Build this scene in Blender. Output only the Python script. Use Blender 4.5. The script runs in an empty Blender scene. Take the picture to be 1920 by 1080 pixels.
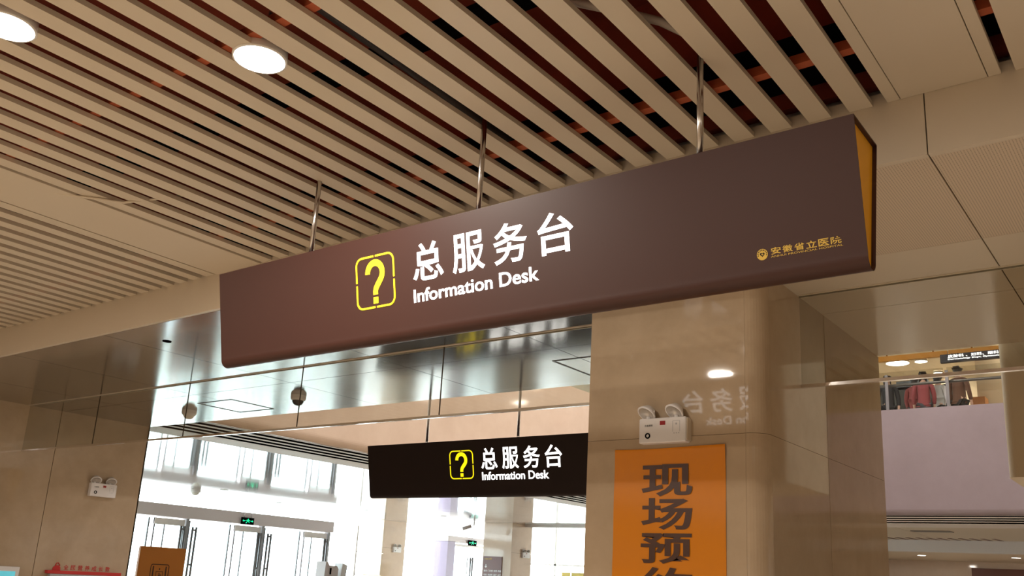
import bpy, bmesh, math, random
from mathutils import Vector, Matrix
random.seed(7)
scene = bpy.context.scene
COL = scene.collection
PI = math.pi

# ------------------------------------------------------------------ camera, sky, exposure
cam_data = bpy.data.cameras.new('camera')
cam = bpy.data.objects.new('camera', cam_data)
COL.objects.link(cam)
cam_data.sensor_fit = 'HORIZONTAL'
cam_data.sensor_width = 36.0
cam_data.lens = 1702.31 / 1920 * 36.0
cam_data.shift_y = 94.45 / 1920
cam_data.clip_start = 0.02
cam_data.clip_end = 300
_R = ((0.7979980, 0.6002249, 0.0541220), (-0.1126650, 0.2368018, -0.9650034), (-0.5920353, 0.7639731, 0.2565917))
cam.matrix_world = Matrix((
    (_R[0][0], -_R[1][0], -_R[2][0], 0.0),
    (_R[0][1], -_R[1][1], -_R[2][1], 0.0),
    (_R[0][2], -_R[1][2], -_R[2][2], 1.6),
    (0, 0, 0, 1)))
scene.camera = cam

world = bpy.data.worlds.new('overcast_sky')
scene.world = world
world.use_nodes = True
_bg = world.node_tree.nodes['Background']
_bg.inputs[0].default_value = (0.88, 0.95, 1.0, 1)
_bg.inputs[1].default_value = 5.0

DOWNLIGHT_POWER = 26.0
FLOOR2_POWER = 22.0
ATRIUM_FILL_POWER = 110.0
scene.view_settings.view_transform = 'Standard'
scene.view_settings.look = 'None'
scene.view_settings.gamma = 1.0
scene.view_settings.exposure = 0.8
scene.view_settings.use_curve_mapping = False

# ------------------------------------------------------------------ heights and planes (metres)
ZC = 3.55       # underside of the slatted ceiling
ZS = 3.288      # underside of the lower soffit and of the upper floor
Y1, YG, Y2, Y3 = 3.504, 4.996, 5.405, 6.5715   # fascia, glass barrier, panel joint, soffit edge
XL = -11.04     # left wall
XE = -21.84     # entrance wall
XP = -9.75      # left balcony parapet
YP = 19.6       # far balcony parapet
Z2 = 5.0        # upper floor

# ------------------------------------------------------------------ materials
def node(nt, t, **kw):
    n = nt.nodes.new(t)
    for k, v in kw.items():
        setattr(n, k, v)
    return n

def mat(name, col, rough=0.5, metal=0.0, spec=0.5, emit=None, strength=0.0, noise=None, bump=None, coat=0.0):
    """noise = (scale, amount, dark colour); bump = (scale, strength, distance)"""
    m = bpy.data.materials.new(name)
    m.use_nodes = True
    nt = m.node_tree
    p = nt.nodes['Principled BSDF']
    p.inputs['Base Color'].default_value = (*col, 1)
    p.inputs['Roughness'].default_value = rough
    p.inputs['Metallic'].default_value = metal
    p.inputs['Specular IOR Level'].default_value = spec
    p.inputs['Coat Weight'].default_value = coat
    p.inputs['Coat Roughness'].default_value = 0.05
    if emit:
        p.inputs['Emission Color'].default_value = (*emit, 1)
        p.inputs['Emission Strength'].default_value = strength
    if noise or bump:
        tc = node(nt, 'ShaderNodeTexCoord')
    if noise:
        nz = node(nt, 'ShaderNodeTexNoise')
        nz.inputs['Scale'].default_value = noise[0]
        nz.inputs['Detail'].default_value = 6
        nz.inputs['Roughness'].default_value = 0.65
        nt.links.new(tc.outputs['Object'], nz.inputs['Vector'])
        rp = node(nt, 'ShaderNodeValToRGB')
        rp.color_ramp.elements[0].position = 0.35
        rp.color_ramp.elements[1].position = 0.68
        rp.color_ramp.elements[0].color = (*noise[2], 1)
        rp.color_ramp.elements[1].color = (*col, 1)
        nt.links.new(nz.outputs['Fac'], rp.inputs['Fac'])
        nt.links.new(rp.outputs['Color'], p.inputs['Base Color'])
    if bump:
        n2 = node(nt, 'ShaderNodeTexNoise')
        n2.inputs['Scale'].default_value = bump[0]
        n2.inputs['Detail'].default_value = 2
        nt.links.new(tc.outputs['Object'], n2.inputs['Vector'])
        b = node(nt, 'ShaderNodeBump')
        b.inputs['Strength'].default_value = bump[1]
        b.inputs['Distance'].default_value = bump[2]
        nt.links.new(n2.outputs['Fac'], b.inputs['Height'])
        nt.links.new(b.outputs['Normal'], p.inputs['Normal'])
    return m

def glass_mat(name, tint=(0.9, 0.92, 0.9), reflect=0.06):
    """thin pane: what lies behind shows through, tinted, with a Fresnel reflection on top"""
    m = bpy.data.materials.new(name)
    m.use_nodes = True
    nt = m.node_tree
    nt.nodes.clear()
    out = node(nt, 'ShaderNodeOutputMaterial')
    mix = node(nt, 'ShaderNodeMixShader')
    tr = node(nt, 'ShaderNodeBsdfTransparent')
    tr.inputs[0].default_value = (*tint, 1)
    gl = node(nt, 'ShaderNodeBsdfGlossy')
    gl.inputs['Roughness'].default_value = 0.0
    fr = node(nt, 'ShaderNodeFresnel')
    fr.inputs['IOR'].default_value = 1.5
    # only the outer faces reflect: leaving the pane must not give total internal reflection
    ge = node(nt, 'ShaderNodeNewGeometry')
    inv = node(nt, 'ShaderNodeMath', operation='SUBTRACT')
    inv.inputs[0].default_value = 1.0
    nt.links.new(ge.outputs['Backfacing'], inv.inputs[1])
    mul = node(nt, 'ShaderNodeMath', operation='MULTIPLY')
    nt.links.new(fr.outputs[0], mul.inputs[0])
    nt.links.new(inv.outputs[0], mul.inputs[1])
    nt.links.new(mul.outputs[0], mix.inputs[0])
    nt.links.new(tr.outputs[0], mix.inputs[1])
    nt.links.new(gl.outputs[0], mix.inputs[2])
    nt.links.new(mix.outputs[0], out.inputs[0])
    return m

def perforated_mat(name, col):
    m = mat(name, col, rough=0.55)
    nt = m.node_tree
    p = nt.nodes['Principled BSDF']
    tc = node(nt, 'ShaderNodeTexCoord')
    mp = node(nt, 'ShaderNodeMapping')
    mp.inputs['Scale'].default_value = (90, 90, 90)
    vo = node(nt, 'ShaderNodeTexVoronoi')
    vo.inputs['Scale'].default_value = 1.0
    vo.inputs['Randomness'].default_value = 0.0
    rp = node(nt, 'ShaderNodeValToRGB')
    rp.color_ramp.elements[0].position = 0.18
    rp.color_ramp.elements[1].position = 0.26
    rp.color_ramp.elements[0].color = (col[0] * .35, col[1] * .33, col[2] * .3, 1)
    rp.color_ramp.elements[1].color = (*col, 1)
    nt.links.new(tc.outputs['Object'], mp.inputs[0])
    nt.links.new(mp.outputs[0], vo.inputs['Vector'])
    nt.links.new(vo.outputs['Distance'], rp.inputs['Fac'])
    nt.links.new(rp.outputs['Color'], p.inputs['Base Color'])
    return m

M = dict(
    cream=mat('cream_painted_metal', (0.64, 0.56, 0.45), rough=0.42),
    cream_perf=perforated_mat('perforated_cream_metal', (0.66, 0.55, 0.43)),
    plenum=mat('red_brown_plenum', (0.36, 0.055, 0.025), rough=0.9, noise=(1.3, 1, (0.20, 0.03, 0.015))),
    carrier=mat('rust_orange_rail', (0.40, 0.085, 0.028), rough=0.7),
    black=mat('black_paint', (0.006, 0.0055, 0.0055), rough=0.8, spec=0.0),
    conduit=mat('pale_conduit_sleeve', (0.55, 0.48, 0.42), rough=0.4),
    pipe=mat('dark_grey_pipe', (0.05, 0.045, 0.045), rough=0.45),
    stone=mat('polished_beige_marble', (0.50, 0.385, 0.27), rough=0.04, noise=(2.6, 1, (0.43, 0.325, 0.22))),
    stone2=mat('polished_tan_marble', (0.68, 0.54, 0.43), rough=0.07, noise=(1.7, 1, (0.62, 0.48, 0.375))),
    pink=mat('rose_beige_parapet_stone', (0.215, 0.168, 0.178), rough=0.25, noise=(1.2, 1, (0.195, 0.152, 0.158))),
    joint=mat('dark_joint', (0.07, 0.05, 0.035), rough=0.9),
    floor=mat('polished_floor_stone', (0.55, 0.47, 0.37), rough=0.18, noise=(1.4, 1, (0.48, 0.40, 0.31))),
    cream_gloss=mat('glossy_cream_metal', (0.60, 0.49, 0.37), rough=0.16, spec=0.8),
    alu=mat('brushed_mirror_aluminium', (0.52, 0.52, 0.53), rough=0.14, metal=1.0, bump=(1.6, 0.10, 0.02)),
    white_gloss=mat('white_glossy_metal_ceiling', (0.80, 0.79, 0.79), rough=0.07, metal=0.75, bump=(1.2, 0.10, 0.02)),
    grey_post=mat('grey_painted_post', (0.30, 0.30, 0.31), rough=0.4),
    white_matte=mat('off_white_paint', (0.72, 0.67, 0.64), rough=0.5),
    beige_wall=mat('beige_wall_paint', (0.55, 0.45, 0.30), rough=0.6),
    brown=mat('brown_powder_coat', (0.046, 0.0155, 0.011), rough=0.42, spec=0.32),
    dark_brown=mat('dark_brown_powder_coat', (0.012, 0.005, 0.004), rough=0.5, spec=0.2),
    yellow_panel=mat('ochre_yellow_panel', (0.88, 0.42, 0.010), rough=0.5),
    white_glow=mat('lit_white_acrylic', (0.9, 0.9, 0.9), emit=(1.0, 1.0, 1.0), strength=1.6),
    yellow_glow=mat('lit_yellow_acrylic', (0.9, 0.75, 0.02), emit=(1.0, 0.80, 0.0), strength=0.62),
    gold=mat('gold_vinyl', (0.62, 0.40, 0.05), rough=0.4),
    chrome=mat('chrome', (0.80, 0.79, 0.78), rough=0.10, metal=1.0),
    steel=mat('satin_steel', (0.62, 0.59, 0.57), rough=0.2, metal=1.0),
    dark_steel=mat('dark_steel', (0.16, 0.15, 0.15), rough=0.35, metal=0.8),
    glass=glass_mat('smoke_barrier_glass', (0.86, 0.86, 0.83)),
    pane=glass_mat('window_glass', (0.94, 0.97, 0.96)),
    teal_glass=glass_mat('door_glass', (0.88, 0.96, 0.96)),
    lens=mat('lamp_lens', (0.62, 0.58, 0.54), rough=0.12, metal=0.5),
    lamp_glow=mat('lit_lamp_diffuser', (1, 1, 1), emit=(1.0, 0.97, 0.92), strength=6.0),
    lamp_ring=mat('white_lamp_ring', (0.8, 0.78, 0.74), rough=0.4),
    plastic=mat('white_plastic', (0.78, 0.76, 0.77), rough=0.28),
    dark_lens=mat('dark_dome_lens', (0.03, 0.03, 0.035), rough=0.06),
    red=mat('red_print', (0.55, 0.03, 0.03), rough=0.45),
    red_led=mat('red_indicator', (0.22, 0.01, 0.012), rough=0.3, emit=(0.9, 0.05, 0.03), strength=0.03),
    orange=mat('orange_poster_film', (0.66, 0.215, 0.0015), rough=0.30, spec=0.3),
    poster_ink=mat('dark_brown_ink', (0.060, 0.018, 0.006), rough=0.3),
    totem=mat('ochre_orange_board', (0.56, 0.20, 0.022), rough=0.45),
    green_glow=mat('lit_green_pictogram', (0.0, 0.5, 0.3), emit=(0.0, 1.0, 0.36), strength=0.6),
    screen=mat('lit_cyan_screen', (0.05, 0.2, 0.25), emit=(0.10, 0.45, 0.50), strength=0.6, noise=(6, 1, (0.02, 0.08, 0.1))),
    board=mat('pale_grey_board', (0.42, 0.44, 0.47), rough=0.4),
    mauve=mat('grey_mauve_metal', (0.62, 0.54, 0.54), rough=0.4),
    purple=mat('purple_grey_metal', (0.34, 0.27, 0.38), rough=0.35),
    brown_board=mat('maroon_direction_board', (0.17, 0.075, 0.065), rough=0.35),
    white_print=mat('white_print', (0.8, 0.8, 0.8), rough=0.5),
    blue=mat('blue_edge', (0.05, 0.07, 0.35), rough=0.4),
    grey_fabric=mat('grey_counter', (0.10, 0.105, 0.10), rough=0.5),
    wood=mat('orange_wood', (0.45, 0.19, 0.06), rough=0.5),
    dark_wood=mat('dark_red_brown_wood', (0.12, 0.03, 0.012), rough=0.4),
    gold_beam=mat('golden_yellow_fascia', (0.62, 0.27, 0.02), rough=0.45),
    navy=mat('black_sign_face', (0.01, 0.01, 0.018), rough=0.4),
    picture=mat('blue_grey_picture', (0.30, 0.38, 0.46), rough=0.5, noise=(4.5, 1, (0.03, 0.04, 0.06))),
    skin=mat('skin', (0.52, 0.33, 0.24), rough=0.5),
    hair=mat('black_hair', (0.015, 0.012, 0.011), rough=0.5),
    yellow_board=mat('pale_yellow_board', (0.85, 0.68, 0.18), rough=0.5),
    concrete=mat('pale_paving', (0.62, 0.62, 0.60), rough=0.8),
)
def cloth(name, col):
    return mat(name, col, rough=0.85)

# ------------------------------------------------------------------ mesh builder
class MB:
    def __init__(s):
        s.v, s.f, s.smooth = [], [], []
    def _add(s, vs, fs, smooth=False):
        o = len(s.v)
        s.v += [tuple(p) for p in vs]
        s.f += [tuple(i + o for i in f) for f in fs]
        s.smooth += [smooth] * len(fs)
        return s
    def box(s, x0, x1, y0, y1, z0, z1):
        x0, x1 = sorted((x0, x1)); y0, y1 = sorted((y0, y1)); z0, z1 = sorted((z0, z1))
        return s._add([(x0, y0, z0), (x1, y0, z0), (x1, y1, z0), (x0, y1, z0), (x0, y0, z1), (x1, y0, z1), (x1, y1, z1), (x0, y1, z1)],
                      [(0, 3, 2, 1), (4, 5, 6, 7), (0, 1, 5, 4), (1, 2, 6, 5), (2, 3, 7, 6), (3, 0, 4, 7)])
    def prism(s, pts, axis, a, b, smooth=False):
        """closed 2D outline swept along axis; pts are (y,z) for x, (x,z) for y, (x,y) for z"""
        def p3(p, t):
            return {'x': (t, p[0], p[1]), 'y': (p[0], t, p[1]), 'z': (p[0], p[1], t)}[axis]
        n = len(pts)
        vs = [p3(p, a) for p in pts] + [p3(p, b) for p in pts]
        s._add(vs, [(i, (i + 1) % n, n + (i + 1) % n, n + i) for i in range(n)], smooth)
        o = len(s.v) - 2 * n
        s.f += [tuple(o + i for i in range(n))[::-1], tuple(o + n + i for i in range(n))]
        s.smooth += [False, False]
        return s
    def tube(s, pts, r, n=12, cap=True):
        pts = [Vector(p) for p in pts]
        rings = []
        up = None
        for i, p in enumerate(pts):
            d = (pts[min(i + 1, len(pts) - 1)] - pts[max(i - 1, 0)]).normalized()
            if up is None:
                up = Vector((0, 0, 1)) if abs(d.z) < .9 else Vector((1, 0, 0))
            a = d.cross(up).normalized(); b = d.cross(a).normalized(); up = -b if False else up
            rr = r[i] if isinstance(r, (list, tuple)) else r
            rings.append([p + a * (math.cos(2 * PI * k / n) * rr) + b * (math.sin(2 * PI * k / n) * rr) for k in range(n)])
        vs = [q for rg in rings for q in rg]
        fs = [(i * n + k, i * n + (k + 1) % n, (i + 1) * n + (k + 1) % n, (i + 1) * n + k) for i in range(len(pts) - 1) for k in range(n)]
        s._add(vs, fs, True)
        o = len(s.v) - len(vs)
        if cap:
            s.f += [tuple(o + k for k in range(n))[::-1], tuple(o + (len(pts) - 1) * n + k for k in range(n))]
            s.smooth += [False, False]
        return s
    def lathe(s, prof, c, axis=(0, 0, 1), n=24, smooth=True):
        """prof: (radius, height along axis) from start to end"""
        c = Vector(c); ax = Vector(axis).normalized()
        a = ax.orthogonal().normalized(); b = ax.cross(a)
        vs = [c + ax * h + (a * math.cos(2 * PI * k / n) + b * math.sin(2 * PI * k / n)) * max(r, 1e-5) for r, h in prof for k in range(n)]
        fs = [(i * n + k, i * n + (k + 1) % n, (i + 1) * n + (k + 1) % n, (i + 1) * n + k) for i in range(len(prof) - 1) for k in range(n)]
        return s._add(vs, fs, smooth)
    def build(s, name, m, parent=None, bevel=0.0, keep_scale=True):
        off = world_loc(parent) if parent else Vector((0, 0, 0))
        me = bpy.data.meshes.new(name)
        me.from_pydata([tuple(Vector(p) - off) for p in s.v], [], s.f)
        me.polygons.foreach_set('use_smooth', s.smooth)
        bm = bmesh.new(); bm.from_mesh(me)
        bmesh.ops.recalc_face_normals(bm, faces=bm.faces)
        bm.to_mesh(me); bm.free()
        me.materials.append(m)
        o = bpy.data.objects.new(name, me)
        COL.objects.link(o)
        if parent:
            o.parent = parent
        if bevel:
            b = o.modifiers.new('bevel', 'BEVEL'); b.width = bevel; b.segments = 2; b.limit_method = 'ANGLE'
        return o

_loc = {}
def world_loc(o):
    v = Vector((0, 0, 0))
    while o is not None:
        v = v + o.location
        o = o.parent
    return v

def thing(name, label, cat, loc=(0, 0, 0), group=None):
    o = bpy.data.objects.new(name, None)
    COL.objects.link(o)
    o.empty_display_size = 0.1
    o.location = loc
    o['label'] = label; o['category'] = cat
    if group:
        o['group'] = group
    return o

def tag(o, label, cat, group=None):
    o['label'] = label; o['category'] = cat
    if group:
        o['group'] = group
    return o

def struct(o, label=None):
    o['kind'] = 'structure'
    if label:
        o['label'] = label
    return o

def sempty(name, label=None, loc=(0, 0, 0)):
    o = bpy.data.objects.new(name, None); COL.objects.link(o); o.location = loc
    return struct(o, label)

def kids(o):
    return [c for c in bpy.data.objects if c.parent == o]

def copy_tree(o, loc=None, label=None, parent=None):
    c = o.copy(); COL.objects.link(c); c.parent = parent
    if loc is not None:
        c.location = loc
    if label:
        c['label'] = label
    for ch in kids(o):
        copy_tree(ch, parent=c)
    return c

_font_cache = {}
def text_shape(body, bold):
    key = (body, bold)
    if key not in _font_cache:
        cu = bpy.data.curves.new('lettering_outline', 'FONT')
        cu.body = body; cu.offset = bold; cu.resolution_u = 4
        to = bpy.data.objects.new('lettering_outline', cu)
        COL.objects.link(to)
        dg = bpy.context.evaluated_depsgraph_get()
        dg.update()
        me = bpy.data.meshes.new_from_object(to.evaluated_get(dg))
        vs = [(v.co.x, v.co.y) for v in me.vertices]
        fs = [tuple(p.vertices) for p in me.polygons]
        bpy.data.objects.remove(to); bpy.data.curves.remove(cu); bpy.data.meshes.remove(me)
        _font_cache[key] = (vs, fs)
    return _font_cache[key]

def letters(mb, body, origin, right, up, w, h, bold=0.0, depth=0.0, normal=None):
    """fit the text into a w x h box whose lower left corner is origin"""
    vs, fs = text_shape(body, bold)
    if not vs:
        return mb
    x0 = min(v[0] for v in vs); x1 = max(v[0] for v in vs)
    y0 = min(v[1] for v in vs); y1 = max(v[1] for v in vs)
    o = Vector(origin); r = Vector(right).normalized(); u = Vector(up).normalized()
    n = Vector(normal) if normal else r.cross(u)
    P = [o + r * ((v[0] - x0) / (x1 - x0) * w) + u * ((v[1] - y0) / (y1 - y0) * h) for v in vs]
    mb._add([p + n * depth for p in P], fs)
    if depth > 0:
        cnt = {}
        for f in fs:
            for i in range(len(f)):
                e = (f[i], f[(i + 1) % len(f)])
                cnt[e] = 1
        side = [e for e in cnt if (e[1], e[0]) not in cnt]
        vs2 = P + [p + n * depth for p in P]; k = len(P)
        mb._add(vs2, [(a, b, b + k, a + k) for a, b in side])
    return mb

def round_rect(x0, x1, z0, z1, r, n=6):
    pts = []
    for cx, cz, a0 in ((x1 - r, z1 - r, 0), (x0 + r, z1 - r, PI / 2), (x0 + r, z0 + r, PI), (x1 - r, z0 + r, 3 * PI / 2)):
        for i in range(n + 1):
            a = a0 + PI / 2 * i / n
            pts.append((cx + r * math.cos(a), cz + r * math.sin(a)))
    return pts

# ================================================================== SETTING
# ---- floor and ground
struct(MB().box(-22.2, 6.2, -5.2, 33.4, -0.3, 0).build('floor', M['floor']), 'polished beige stone floor')
struct(MB().box(-90, -22.2, -40, 70, -0.35, -0.05).build('floor.001', M['concrete']), 'pale paving outside the entrance')

# ---- slatted ceiling
ceil = sempty('ceiling', 'cream metal slat ceiling over a red-brown void')
MB().box(-11.4, 6.2, -5.2, Y1 + .06, 4.45, 4.6).build('void_deck', M['plenum'], ceil)
MB().box(-11.4, 6.2, Y1 + .012, Y1 + .06, ZC + .10, 4.45).build('void_end_wall', M['plenum'], ceil)
for y0, y1, z0, z1 in ((2.53, 2.66, 3.94, 3.97), (3.22, 3.47, 3.70, 3.80), (0.2, 0.33, 3.94, 3.97)):
    MB().box(-11.2, 6, y0, y1, z0, z1).build('duct', M['black'], ceil)
for y in (3.10, 1.81, 0.52, -0.77, -2.06, -3.35):
    MB().box(-11.0, 6.0, y - .022, y + .022, ZC + .026, ZC + .066).build('carrier_rail', M['carrier'], ceil)
SLAT_Y0, SLAT_Y1 = -5.0, Y1 - .0015
def slat_mesh(w):
    # open U of folded sheet: bottom and two upstands, lips folded in
    t = .002; h = .023
    pr = [(0, 0), (w, 0), (w, h), (w - .010, h), (w - .010, h - t), (w - t, h - t), (w - t, t), (t, t), (t, h - t), (.010, h - t), (.010, h), (0, h)]
    return MB().prism(pr, 'y', SLAT_Y0, SLAT_Y1)
W_SLAT = .0936
slat0 = slat_mesh(W_SLAT).build('slat', M['cream'], ceil)
lefts = [-.951 - .0852 * k for k in range(0, 18)] + [-2.486]
lefts += [-.951 + .0868 * k for k in range(1, 6)]
lefts += [-2.757 - .048 - .0845 * k for k in range(0, 35)]
lefts += [-.203 + .0852 * k for k in range(0, 37)]
first = True
for u in sorted(lefts, reverse=True):
    x = u * 1.95
    if first:
        slat0.location = (x, 0, ZC); first = False
        continue
    c = slat0.copy(); COL.objects.link(c); c.parent = ceil; c.location = (x, 0, ZC)
# flush access panels between the slats
def panel(x0, x1, z=ZC, name='access_panel', dz=0.024):
    return MB().box(x0, x1, SLAT_Y0, SLAT_Y1, z, z + dz).build(name, M['cream'], ceil, bevel=.002)
panel(-2.742 * 1.95, -2.497 * 1.95, ZC - .006, dz=.03)
panel(-.440 * 1.95, -.4145 * 1.95, name='panel_edge_strip')
panel(-.4130 * 1.95, -.2515 * 1.95)
panel(-.2500 * 1.95, -.227 * 1.95, name='panel_edge_strip')
# hanger clips on the rails, where the gaps show them
for i, x in enumerate((-3.33, -3.50, -3.67, -2.49, -2.66, -3.0, -3.83, -4.33)):
    b = MB().box(x - .004, x + .004, 1.80, 1.825, ZC + .025, ZC + .10)
    b.box(x - .02, x + .02, 1.805, 1.82, ZC + .025, ZC + .037)
    b.build('hanger_clip', M['steel'], ceil)
# pipe and flexible conduit in the void
tag(MB().tube([(-2.517, -3.0, 3.72), (-2.53, 1.0, 3.72), (-2.56, 2.6, 3.72), (-2.60, 3.46, 3.72)], .026).build('ceiling_pipe', M['pipe']),
    'dark grey pipe running above the slats along one gap', 'pipe')
tag(MB().tube([(-2.35, 1.75, 3.78), (-2.05, 1.95, 3.74), (-1.75, 2.27, 3.66), (-1.54, 2.50, 3.645), (-1.43, 2.64, 3.64), (-1.375, 2.76, 3.632), (-1.360, 2.812, 3.615)],
              .017, n=10).build('flexible_conduit', M['conduit']),
    'pale flexible conduit curling down to the right sign rod', 'conduit')
MB().tube([(-5.2, 1.9, 3.615), (-4.95, 2.15, 3.548), (-4.7, 2.42, 3.538), (-4.45, 2.62, 3.60)], .008, n=8).build('loose_cable', M['cream'], ceil)

# ---- fascia and soffit panels
JX = [-.72 - 1.523 * k for k in range(7)]
def spans(a, b, joints):
    pts = [a] + sorted(j for j in joints if a < j < b) + [b]
    return list(zip(pts[:-1], pts[1:]))
fas = sempty('trim_1', 'cream metal fascia below the slats')
MB().box(XL, 6.1, Y1 + .03, Y1 + .09, ZS + .004, ZC + .045).build('fascia_backing', M['joint'], fas)
for a, b in ((XL, -6.82 - 4.22 + .01), (-11.03, -3.765), (-3.765, -.72), (-.72, 2.4), (2.4, 6.1)):
    if b - a > .1:
        MB().box(a + .002, b - .003, Y1, Y1 + .03, ZS, ZC + .05).build('fascia_panel', M['cream'], fas)
sof = sempty('ceiling.001', 'lower soffit of metal panels in front of the lobby')
MB().box(XL, 6.1, Y1 + .05, Y3 - .01, ZS + .03, ZS + .06).build('soffit_backing', M['joint'], sof)
rows = ((Y1 + .0305, YG - .02), (YG + .02, Y2), (Y2, Y3))
for ri, (ya, yb) in enumerate(rows):
    for a, b in spans(XL, 6.1, JX + [2.33, 3.85]):
        right = b > -1.8
        if ri == 0 and right:
            MB().box(a + .003, b - .003, ya, 4.528, ZS, ZS + .03).build('soffit_panel', M['cream_perf'], sof)
            MB().box(a + .003, b - .003, 4.531, yb, ZS, ZS + .03).build('soffit_panel', M['cream'], sof)
        else:
            m = M['cream_gloss'] if right else M['alu']
            MB().box(a + .003, b - .003, ya + .003, yb - .003, ZS, ZS + .03).build('soffit_panel', m, sof)
# thin bright channel lips either side of the glass
for y in (YG - .018, YG + .018):
    MB().box(XL, 6.1, y - .003, y + .003, ZS - .006, ZS + .004).build('channel_lip', M['cream'], sof)
# hatch frames in the soffit
def hatch(x0, x1, y0, y1):
    b = MB()
    t = .012
    b.box(x0, x1, y0, y0 + t, ZS - .004, ZS + .002).box(x0, x1, y1 - t, y1, ZS - .004, ZS + .002)
    b.box(x0, x0 + t, y0 + t, y1 - t, ZS - .004, ZS + .002).box(x1 - t, x1, y0 + t, y1 - t, ZS - .004, ZS + .002)
    b.build('hatch_frame', M['dark_steel'], sof)
hatch(-8.77, -8.16, 5.73, 6.30)
hatch(-4.02, -3.42, 5.72, 6.30)
b = MB().lathe([(.0, -.004), (.035, -.004), (.035, .001)], (-6.491, 3.889, ZS), n=16)
b.build('sprinkler_hole', M['black'], sof)
# upper floor slab above the soffit
struct(MB().box(-11.4, 6.1, Y1 + .1, Y3, ZS + .06, Z2).build('ceiling.002', M['white_matte']), 'upper floor slab over the soffit')
struct(MB().box(-11.4, 6.1, Y3 - .01, Y3 - .002, ZS + .001, ZS + .06).build('trim_2', M['cream']))

# ---- enclosing walls
def stone_wall(name, label, plane, face, a0, a1, splits_a, splits_z, thick, ztop, m, back):
    """panels are laid proud of a backing; plane 'x' or 'y', panel face at `face`, backing towards `back` (+1/-1)"""
    root = sempty(name, label, (face, a0, 0) if plane == 'x' else (a0, face, 0))
    g = .0035
    s = back
    bk = (face + s * .025, face + s * thick)
    if plane == 'x':
        MB().box(bk[0], bk[1], a0, a1, 0, ztop).build('wall_backing', M['joint'], root)
    else:
        MB().box(a0, a1, bk[0], bk[1], 0, ztop).build('wall_backing', M['joint'], root)
    for p, q in spans(a0, a1, splits_a):
        for z0, z1 in spans(0, ztop, splits_z):
            b = MB()
            if plane == 'x':
                b.box(face, face + s * .025, p + g, q - g, z0 + .001, z1 - .001)
            else:
                b.box(p + g, q - g, face, face + s * .025, z0 + .001, z1 - .001)
            b.build('stone_panel', m, root)
    return root
stone_wall('wall_left', 'polished beige stone wall at left', 'x', XL, -5.2, Y3, (-2.6, 0.1, 2.76, 5.38), (), .36, ZS + .3, M['stone'], -1)
struct(MB().box(-11.40, XL, Y3 - .02, Y3, 0, ZS).build('wall_left_end', M['stone']))
struct(MB().box(6.1, 6.4, -5.2, 33.4, 0, 9.6).build('wall_right', M['stone']))
struct(MB().box(-11.4, 6.4, -5.4, -5.15, 0, 4.6).build('wall_back', M['stone']))
struct(MB().box(XL - .36, XL, -5.2, Y1 + .06, ZC, 4.6).build('wall_left_upper', M['cream']))

# ---- the big pillar with the poster
PX0, PX1, PY0, PY1, PR = -2.844, -1.778, 4.446, 6.60, .10
pil = thing('stone_pillar', 'big polished beige stone pillar carrying the orange poster', 'pillar', (PX0, PY0, 0))
MB().box(PX0 + .028, PX1 - .06, PY0 + .06, PY1 - .01, 0, ZS - .002).build('core', M['joint'], pil)
zr = [(0, 1.195), (1.197, 2.400), (2.402, ZS)]
for z0, z1 in zr:
    MB().box(PX0, PX1 - PR - .001, PY0, PY0 + .03, z0, z1).build('stone_panel', M['stone'], pil)
    arc = [(PX1 - PR + PR * math.sin(a), PY0 + PR - PR * math.cos(a)) for a in [PI / 2 * i / 10 for i in range(11)]]
    arc += [(PX1 - .03, PY0 + PR), (PX1 - PR, PY0 + PR), (PX1 - PR, PY0 + .03)]
    MB().prism(arc, 'z', z0, z1, smooth=False).build('corner_stone', M['stone'], pil)
    MB().box(PX1 - .03, PX1, PY0 + PR + .001, 5.427, z0, z1).build('stone_panel', M['stone'], pil)
    MB().box(PX1 - .03, PX1, 5.434, PY1, z0, z1).build('stone_panel', M['stone'], pil)
    MB().box(PX0, PX0 + .026, PY0 + .03, PY1, z0, z1).build('stone_panel', M['stone'], pil)

# ---- hanging bulkhead right of the pillar
bp = [(-1.03 + .06 - .06 * math.cos(a), 6.72 + .06 - .06 * math.sin(a)) for a in [PI / 2 * i / 8 for i in range(9)]]
bp += [(6.1, 6.72), (6.1, 7.7), (-1.03, 7.7)]
tag(MB().prism(bp, 'z', 2.425, Z2).build('hanging_bulkhead', M['beige_wall']), 'beige hanging bulkhead with rounded corner at the right edge', 'bulkhead')

# ---- left balcony: parapet, slot diffuser, glossy ceiling over the entrance lobby
def parapet_profile(f, zt):
    r = .12
    pts = [(f, zt)] + [(f + r - r * math.cos(a), ZS + .003 + r - r * math.sin(a)) for a in [PI / 2 * i / 8 for i in range(9)]]
    pts += [(f + r + .01, zt)]
    return pts
pp = [(XP - (y - XP), z) for y, z in parapet_profile(XP, 5.335)]
struct(MB().prism(pp, 'y', Y3, YP + .3).build('wall_balcony_left', M['stone2']), 'tan stone balcony parapet at left')
pf = parapet_profile(YP, 5.455)
struct(MB().prism(pf, 'x', XP - .4, 6.1).build('wall_balcony_far', M['pink']), 'rose beige balcony parapet at the far side')
MBc = MB().box(-22.1, XP - .131, -.5, 29.6, ZS + .16, Z2)
struct(MBc.build('ceiling.003', M['white_matte']))
struct(MB().box(XP - .42, 6.1, YP + .131, 33.4, ZS + .16, Z2).build('ceiling.004', M['white_matte']))
lob = sempty('ceiling.005', 'glossy white metal ceiling of the entrance lobby')
MB().box(XP - .132, -11.5, Y3 - .0, YP + 3.3, ZS + .10, ZS + .15).build('slot_shadow_box', M['black'], lob)
edges = [XP - .132, -9.94, -10.10, -10.20, -10.36, -10.455, -10.615, -10.71, -10.87, -11.42]
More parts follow.
